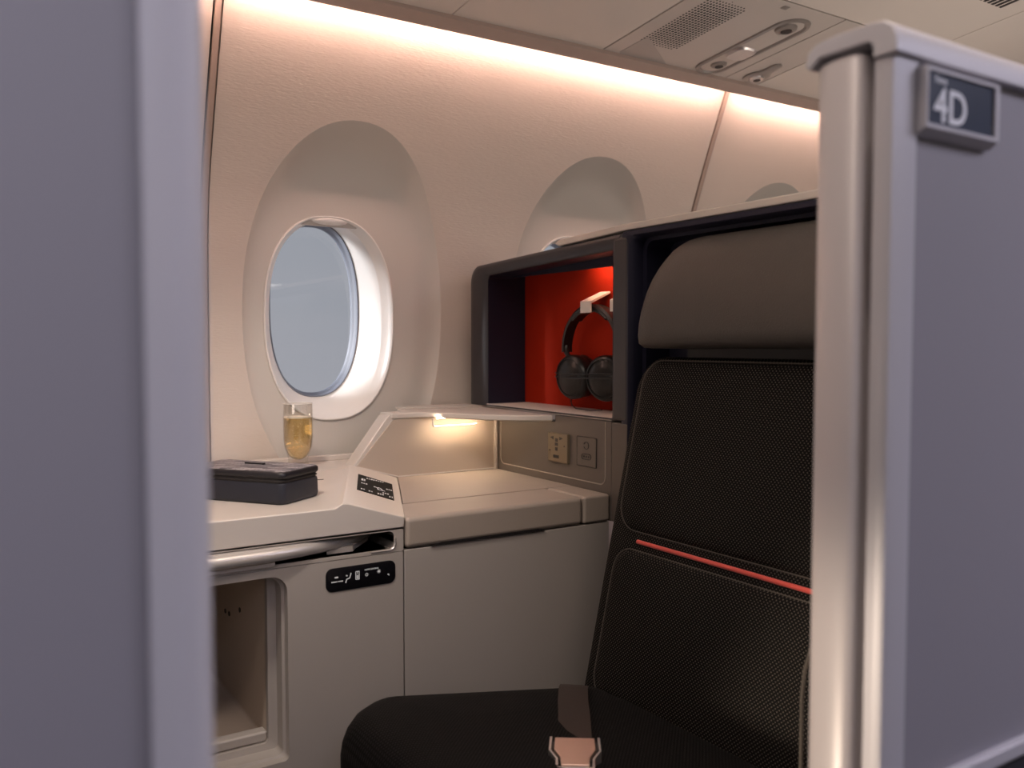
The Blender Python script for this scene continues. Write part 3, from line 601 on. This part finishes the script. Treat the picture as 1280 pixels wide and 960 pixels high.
# ---------------------------------------------------------------- the seat
seat = thing('suite_seat', 'black woven aircraft seat with red cord stripe and leather headrest', 'seat', (.85, .9, -1.05))
un = Vector((-1, 0, .225)).normalized(); uv = Vector((.225, 0, 1)).normalized()   # normal and up of the reclined back
def bp(y, z, h=0): # point on the seat back plane
    return Vector((1.047 + .225 * z, y, z)) + un * h
def pillow_loop(P, f, h): return [f(p[0], p[1], h) for p in P]
Y0, Y1 = .595, 1.207
def backoutline(i, r):
    P = rr(Y0 + i, Y1 - i, -.72 + i, -.018 - i, (r, r + .025, r, r))
    return P
lp = [pillow_loop(backoutline(.006, .03), bp, -.10), pillow_loop(backoutline(.0, .036), bp, -.085), pillow_loop(backoutline(0, .036), bp, -.022), pillow_loop(backoutline(.003, .034), bp, -.011), pillow_loop(backoutline(.010, .030), bp, -.003), pillow_loop(backoutline(.022, .02), bp, .0004), pillow_loop(backoutline(.05, .012), bp, .003), pillow_loop(backoutline(.12, .01), bp, .0035)]
MB().loops(lp, cap0=True, cap1=True).build('backrest', FAB, seat, angle=70)
def pad(y0, y1, z0, z1, r, name):
    fr = lambda i: rr(y0 + i, y1 - i, z0 + i, z1 - i, max(r - i, .004), 8)
    base = .0030
    o = MB().loops([pillow_loop(fr(0), bp, base - .004), pillow_loop(fr(.002), bp, base + .0022), pillow_loop(fr(.010), bp, base + .0052), pillow_loop(fr(.035), bp, base + .0075), pillow_loop(fr(.09), bp, base + .008)], cap1=True).build(name, FAB, seat, angle=70)
    MB().tube(pillow_loop(fr(-.0008), bp, base + .0006), .0011, 6, closed=True).build('seam', PIPE, o)
pad(.630, 1.178, -.318, -.030, .045, 'upper_back_pad')
pad(.630, 1.170, -.600, -.350, .040, 'lower_back_pad')
MB().tube([bp(1.119 - k * .012, -.3345, .0045) for k in range(40)], .0036, 10).build('red_stripe', STRIPE, seat)
# headrest
lp = []
ys = [1.187, 1.186, 1.183, 1.177, 1.169, 1.158, 1.14, 1.12, 1.09, 1.05, 1.0, .9, .8, .7, .63, .61]
for y in ys:
    q = min(1, max(0, (1.187 - y) / .105)); zt = .045 + .138 * max(0, 1 - (1 - q) ** 3.0) ** .5
    if y < .64: zt = .183 - (.64 - y) * .5
    th = .30 + .70 * math.sqrt(max(0, 1 - (1 - min(1, (1.187 - y) / .035)) ** 2))
    z0 = -.008; H = zt - z0; b0 = 1.078; pr = []
    for (u, v) in ((0, .05), (.45, .0), (.75, .01), (.93, .06), (1.0, .16), (1.03, .30), (1.02, .45), (.96, .60), (.86, .74), (.72, .86), (.54, .95), (.32, 1.0), (0, 1.01)):
        pr.append((b0 - .082 * th * u + .03 * v, y, z0 + H * v))
    lp.append(pr)
MB().loops(lp, cap0=True, cap1=True).build('headrest', HEAD, seat, angle=75)
MB().box(1.06, 1.10, .60, 1.10, -.03, .12).build('headrest_bracket', HOLE, seat)
# cushion: top rises to the front
def ct(x): return -.592 + .072 * max(0, min(1, (.90 - x) / .36)) ** 1.0
def cl(i, z, rad, lift=0):
    P = rr(.453 + i, .98, .60 + i, 1.212 - i, (.03, .03, rad, rad), 8)
    return [(x, y, z if z is not None else ct(x) + lift) for x, y in P]
lv = [(.012, -.155), (.003, -.13), (0, -.10), (0, -.072), (.002, -.054), (.007, -.036), (.015, -.020), (.026, -.009), (.042, -.002), (.07, .003), (.13, .006)]
lp = [[(x, y, ct(x) + d) for x, y, _ in cl(i, 0, .06)] for i, d in lv]
MB().loops(lp, cap0=True, cap1=True).build('seat_cushion', CUSH, seat, angle=70)
MB().box(.50, 1.02, .62, 1.19, -1.04, -.74).build('seat_base', NAVY, seat, bevel=.01)
# belt: from the rear outer corner to the buckle lying on the cushion
pts = [Vector((.885, 1.178, -.588)), Vector((.862, 1.155, -.570)), Vector((.84, 1.128, -.560)), Vector((.80, 1.075, -.554)), Vector((.765, 1.025, -.549)), Vector((.725, .970, -.546)), Vector((.675, .900, -.545))]
lp = []
for i, p_ in enumerate(pts):
    d = (pts[min(i + 1, 6)] - pts[max(i - 1, 0)]).normalized(); s_ = d.cross(Vector((0, 0, 1))).normalized() * .0235
    if i == 0: s_ = Vector((.016, -.018, -.004))
    n_ = s_.cross(d).normalized() * .0009
    if n_.z < 0: n_ = -n_
    lp.append([p_ - s_ + n_, p_ - s_ * .5 + n_ * 1.6, p_ + s_ * .5 + n_ * 1.6, p_ + s_ + n_, p_ + s_ - n_, p_ - s_ - n_])
lp2 = lp
bel = MB().loops(lp2, cap0=True, cap1=True).build('seat_belt', BELT, seat)
# buckle
bd = (pts[5] - pts[4]); bd.z = 0; bd.normalize(); bs = Vector((-bd.y, bd.x, 0)); bc = Vector((.682, .912, -.536))
def bk(u, v, h): return bc + bd * u * 1.15 + bs * v * 1.12 + Vector((0, 0, h + .012 - u * .20))
out = [(-.002, -.023), (-.002, .023), (.020, .030), (.042, .026), (.050, .021), (.050, -.021), (.042, -.026), (.020, -.030)]
out = [(0, -.026), (0, .026), (.022, .027), (.036, .019), (.050, .018), (.050, -.018), (.036, -.019), (.022, -.027)]
bu = MB().loops([[bk(u, v, -.012) for u, v in out], [bk(u, v, -.002) for u, v in out]], cap0=True, cap1=True).build('belt_buckle', SLOT, seat, bevel=.001)
lidp = [(u * .98 + .0005, v * .90) for u, v in out]
MB().loops([[bk(u, v, -.002) for u, v in lidp], [bk(u, v, .004 + .05 * u * .2) for u, v in lidp]], cap0=True, cap1=True).build('lift_plate', BUCK, bu, bevel=.0012)
for s in (1, -1):
    MB().loops([[bk(u, s * (abs(v) + w_), h) for w_, h in ((.0, -.013), (.0, .003), (.003, .003), (.003, -.013))] for u, v in ((-.002, .0265), (.022, .0275), (.036, .0195), (.060, .0190))], cap0=True, cap1=True).build('buckle_cheek', ALU, bu, bevel=.0006)
MB().tube([bk(.053, -.021, .001), bk(.053, .021, .001)], .0035, 10).build('buckle_roller', ALU, bu)

# ---------------------------------------------------------------- things on the table
ac = thing('amenity_case', 'navy zipped amenity case with herringbone patterned lid on the beige tabletop', 'case', (.447, 1.384, -.262))
cdir = Vector((.086, .063, 0)).normalized(); cper = Vector((-.44, .9, 0)); cper = Vector((-cdir.y, cdir.x, 0))
o0 = Vector((.4455, 1.384, 0))
def cs(u, v, z): return o0 + cdir * u + cper * v + Vector((0, 0, z))
LC, WC = .108, .205
def cloop(i, z, r=.012): return [cs(u, v, z) for u, v in rr(i, LC - i, i, WC - i, r, 5)]
MB().loops([cloop(.004, -.2618), cloop(.001, -.2595), cloop(0, -.255), cloop(.0005, -.232), cloop(.0015, -.2275)], cap0=True, cap1=True).build('case_body', CASE, ac, angle=60)
MB().loops([cloop(.003, -.229), cloop(.003, -.219)], cap0=True, cap1=True).build('zip_band', ZIP, ac)
MB().tube(cloop(.002, -.2235), .0014, 6, closed=True).build('zip', HOLE, ac)
ld = MB().loops([cloop(.0015, -.2200), cloop(-.0003, -.2170), cloop(-.0003, -.2110), cloop(.002, -.2085), cloop(.003, -.2083)], cap0=True, cap1=True).build('lid', LIDK, ac, angle=60)
MB().loops([cloop(.0035, -.2086), cloop(.0045, -.2078), cloop(.02, -.2074)], cap1=True).build('lid_pattern', LIDM, ld)
MB().loops([[cs(u, v, z) for u, v in ((.063, .085), (.063, .125), (.068, .125), (.068, .085))] for z in (-.2076, -.2045)], cap0=True, cap1=True).build('lid_tab', LIDK, ac, bevel=.0008)

cg = thing('champagne_glass', 'stemless glass of champagne on the table behind the amenity case', 'glass', (.6065, 1.780, -.262))
G = (.6065, 1.780, -.262)
oprof = [(.0215, 0), (.0225, .002), (.0215, .010), (.0200, .019), (.0225, .030), (.0285, .047), (.0306, .066), (.0308, .10), (.0300, .138)]
iprof = [(.0288, .138), (.0296, .10), (.0294, .067), (.0273, .048), (.0210, .031), (.015, .024), (.006, .020), (0, .020)]
MB().revolve(oprof + iprof, G, n=48, cap0=True, cap1=False).build('glass_body', CLEAR, cg, angle=60)
MB().tube([(G[0] + .0294 * cos(a * pi / 24), G[1] + .0294 * sin(a * pi / 24), G[2] + .138) for a in range(48)], .0008, 6, closed=True).build('glass_rim', mat('rim', (.8, .78, .74), .15), cg)
MB().revolve([(0, .0205), (.006, .0205), (.0145, .0245), (.0205, .0315), (.0268, .0485), (.0289, .067), (.0291, .108)], G, n=48, cap0=False, cap1=True).build('champagne', CHAMP, cg, angle=60)
MB().revolve([(.0289, .1082), (.0289, .1098), (.027, .1092)], G, n=40).build('wine_foam', FOAM, cg)
bb_ = MB(); random.seed(3)
for k in range(46):
    a = random.uniform(0, 2 * pi); r_ = random.uniform(0, .018) ; h_ = random.uniform(.03, .1)
    bb_.revolve([(.0004, -.0004), (.0007, 0), (.0004, .0004)], (G[0] + r_ * cos(a) * .6, G[1] + r_ * sin(a), G[2] + h_), n=6)
bb_.build('bubbles', FOAM, cg, kind='stuff')

# ---------------------------------------------------------------- suite partition on the right, with seat sign
PT = .228
pt = thing('suite_partition', 'pale grey suite partition with rounded top rail beside the aisle, right of the seat', 'partition', (1.0, .42, -1.05))
PX1 = 1.75
MB().box(.587, PX1, .3845, .400, -.335, .206).build('outer_panel', PART, pt)
# stile
MB().loops([rl for rl in [[(x, y, z) for x, y in ((.5605, .3905), (.5600, .3860), (.5618, .3812), (.5660, .3800), (.5885, .3800), (.5885, .3950), (.5605, .3950))] for z in (-1.04, .2025)]], cap0=True, cap1=True).build('end_stile', FRAME, pt, angle=50)
# top rail: rounded cap that turns down over the stile at the end
capo = [(.376 + .0, .2035), (.3765, .214), (.380, .2225), (.3870, .2275), (.396, .2285), (.430, .2285), (.445, .2265), (.4520, .2210), (.4535, .212), (.4500, .2085), (.446, .212), (.440, .2160), (.400, .2160), (.3955, .2130), (.3950, .2035)]
MB().prism(capo, 'X', .5575, PX1).build('top_rail', FRAME, pt, bevel=.0012, angle=50)
MB().prism([(.3955, .2025), (.3960, .2145), (.401, .2165), (.438, .2165), (.438, -1.04), (.3955, -1.04)], 'X', .580, .590).build('inner_lining', DARKP, pt)
# rounded inner leaf
q = [(.5600, .4065), (.5580, .4110), (.5575, .4200), (.5580, .4340), (.5610, .4430), (.5670, .4470), (.5800, .4480), (PX1, .4480), (PX1, .4050), (.5640, .4045)]
MB().loops([mz(q, -1.04), mz(q, .2080), mz([(x + (.003 if x < .6 else 0), y + (.002 if y < .42 else -.002)) for x, y in q], .2115)], cap0=True, cap1=True).build('sliding_leaf', GREY, pt, angle=50)
MB().prism([(.3780, -.3345), (.3780, -.3480), (.3850, -.3530), (.402, -.3530), (.402, -.3345)], 'X', .589, PX1).build('lower_rail', FRAME, pt, bevel=.003)
MB().box(.589, PX1, .386, .40, -1.04, -.3535).build('base_panel', DARKP, pt)

sg = thing('seat_number_sign', 'framed slate sign reading 4D on the grey partition', 'sign', (.64, .375, .175))
s_o = rr(.5868, .6850, .1500, .1990, .0012, 2); s_o2 = rr(.5872, .6815, .1545, .1975, .001, 2); s_i = rr(.5890, .6760, .1575, .1950, .0008, 2)
MB().loops([my(s_o, .3845), my(s_o, .3800), my(s_o2, .3715), my(s_i, .3715), my(s_i, .3740)]).build('sign_frame', FRAME, sg, smooth=False)
MB().box(.5885, .6765, .3735, .3760, .1570, .1955).build('sign_face', SIGNB, sg)
TXT = mat('sign_letters', (.80, .82, .88), .5)
text('4D', .0345, (.5985, .3733, .1610), FRONT, TXT, sg, 'sign_lettering', sx=.98)
text('Suite', .0072, (.5995, .3733, .1880), FRONT, TXT, sg, 'sign_lettering')

# ---------------------------------------------------------------- left door leaf, very near the lens
dr = thing('suite_door', 'blurred pale grey sliding suite door leaf close at the left', 'door', (-.2, .4, -1.05))
MB().box(-.75, .068, .3845, .415, -1.04, .228).build('door_panel', PART, dr)
MB().loops([mz([(.066, .3800), (.083, .3800), (.0885, .3815), (.0920, .3850), (.0935, .3920), (.0935, .4100), (.0915, .4160), (.087, .4190), (.066, .4200)], z) for z in (-1.04, .235)], cap0=True, cap1=True).build('edge_stile', FRAME, dr, angle=60)
MB().box(-.75, .066, .378, .422, .2285, .245).build('top_rail', FRAME, dr, bevel=.004)
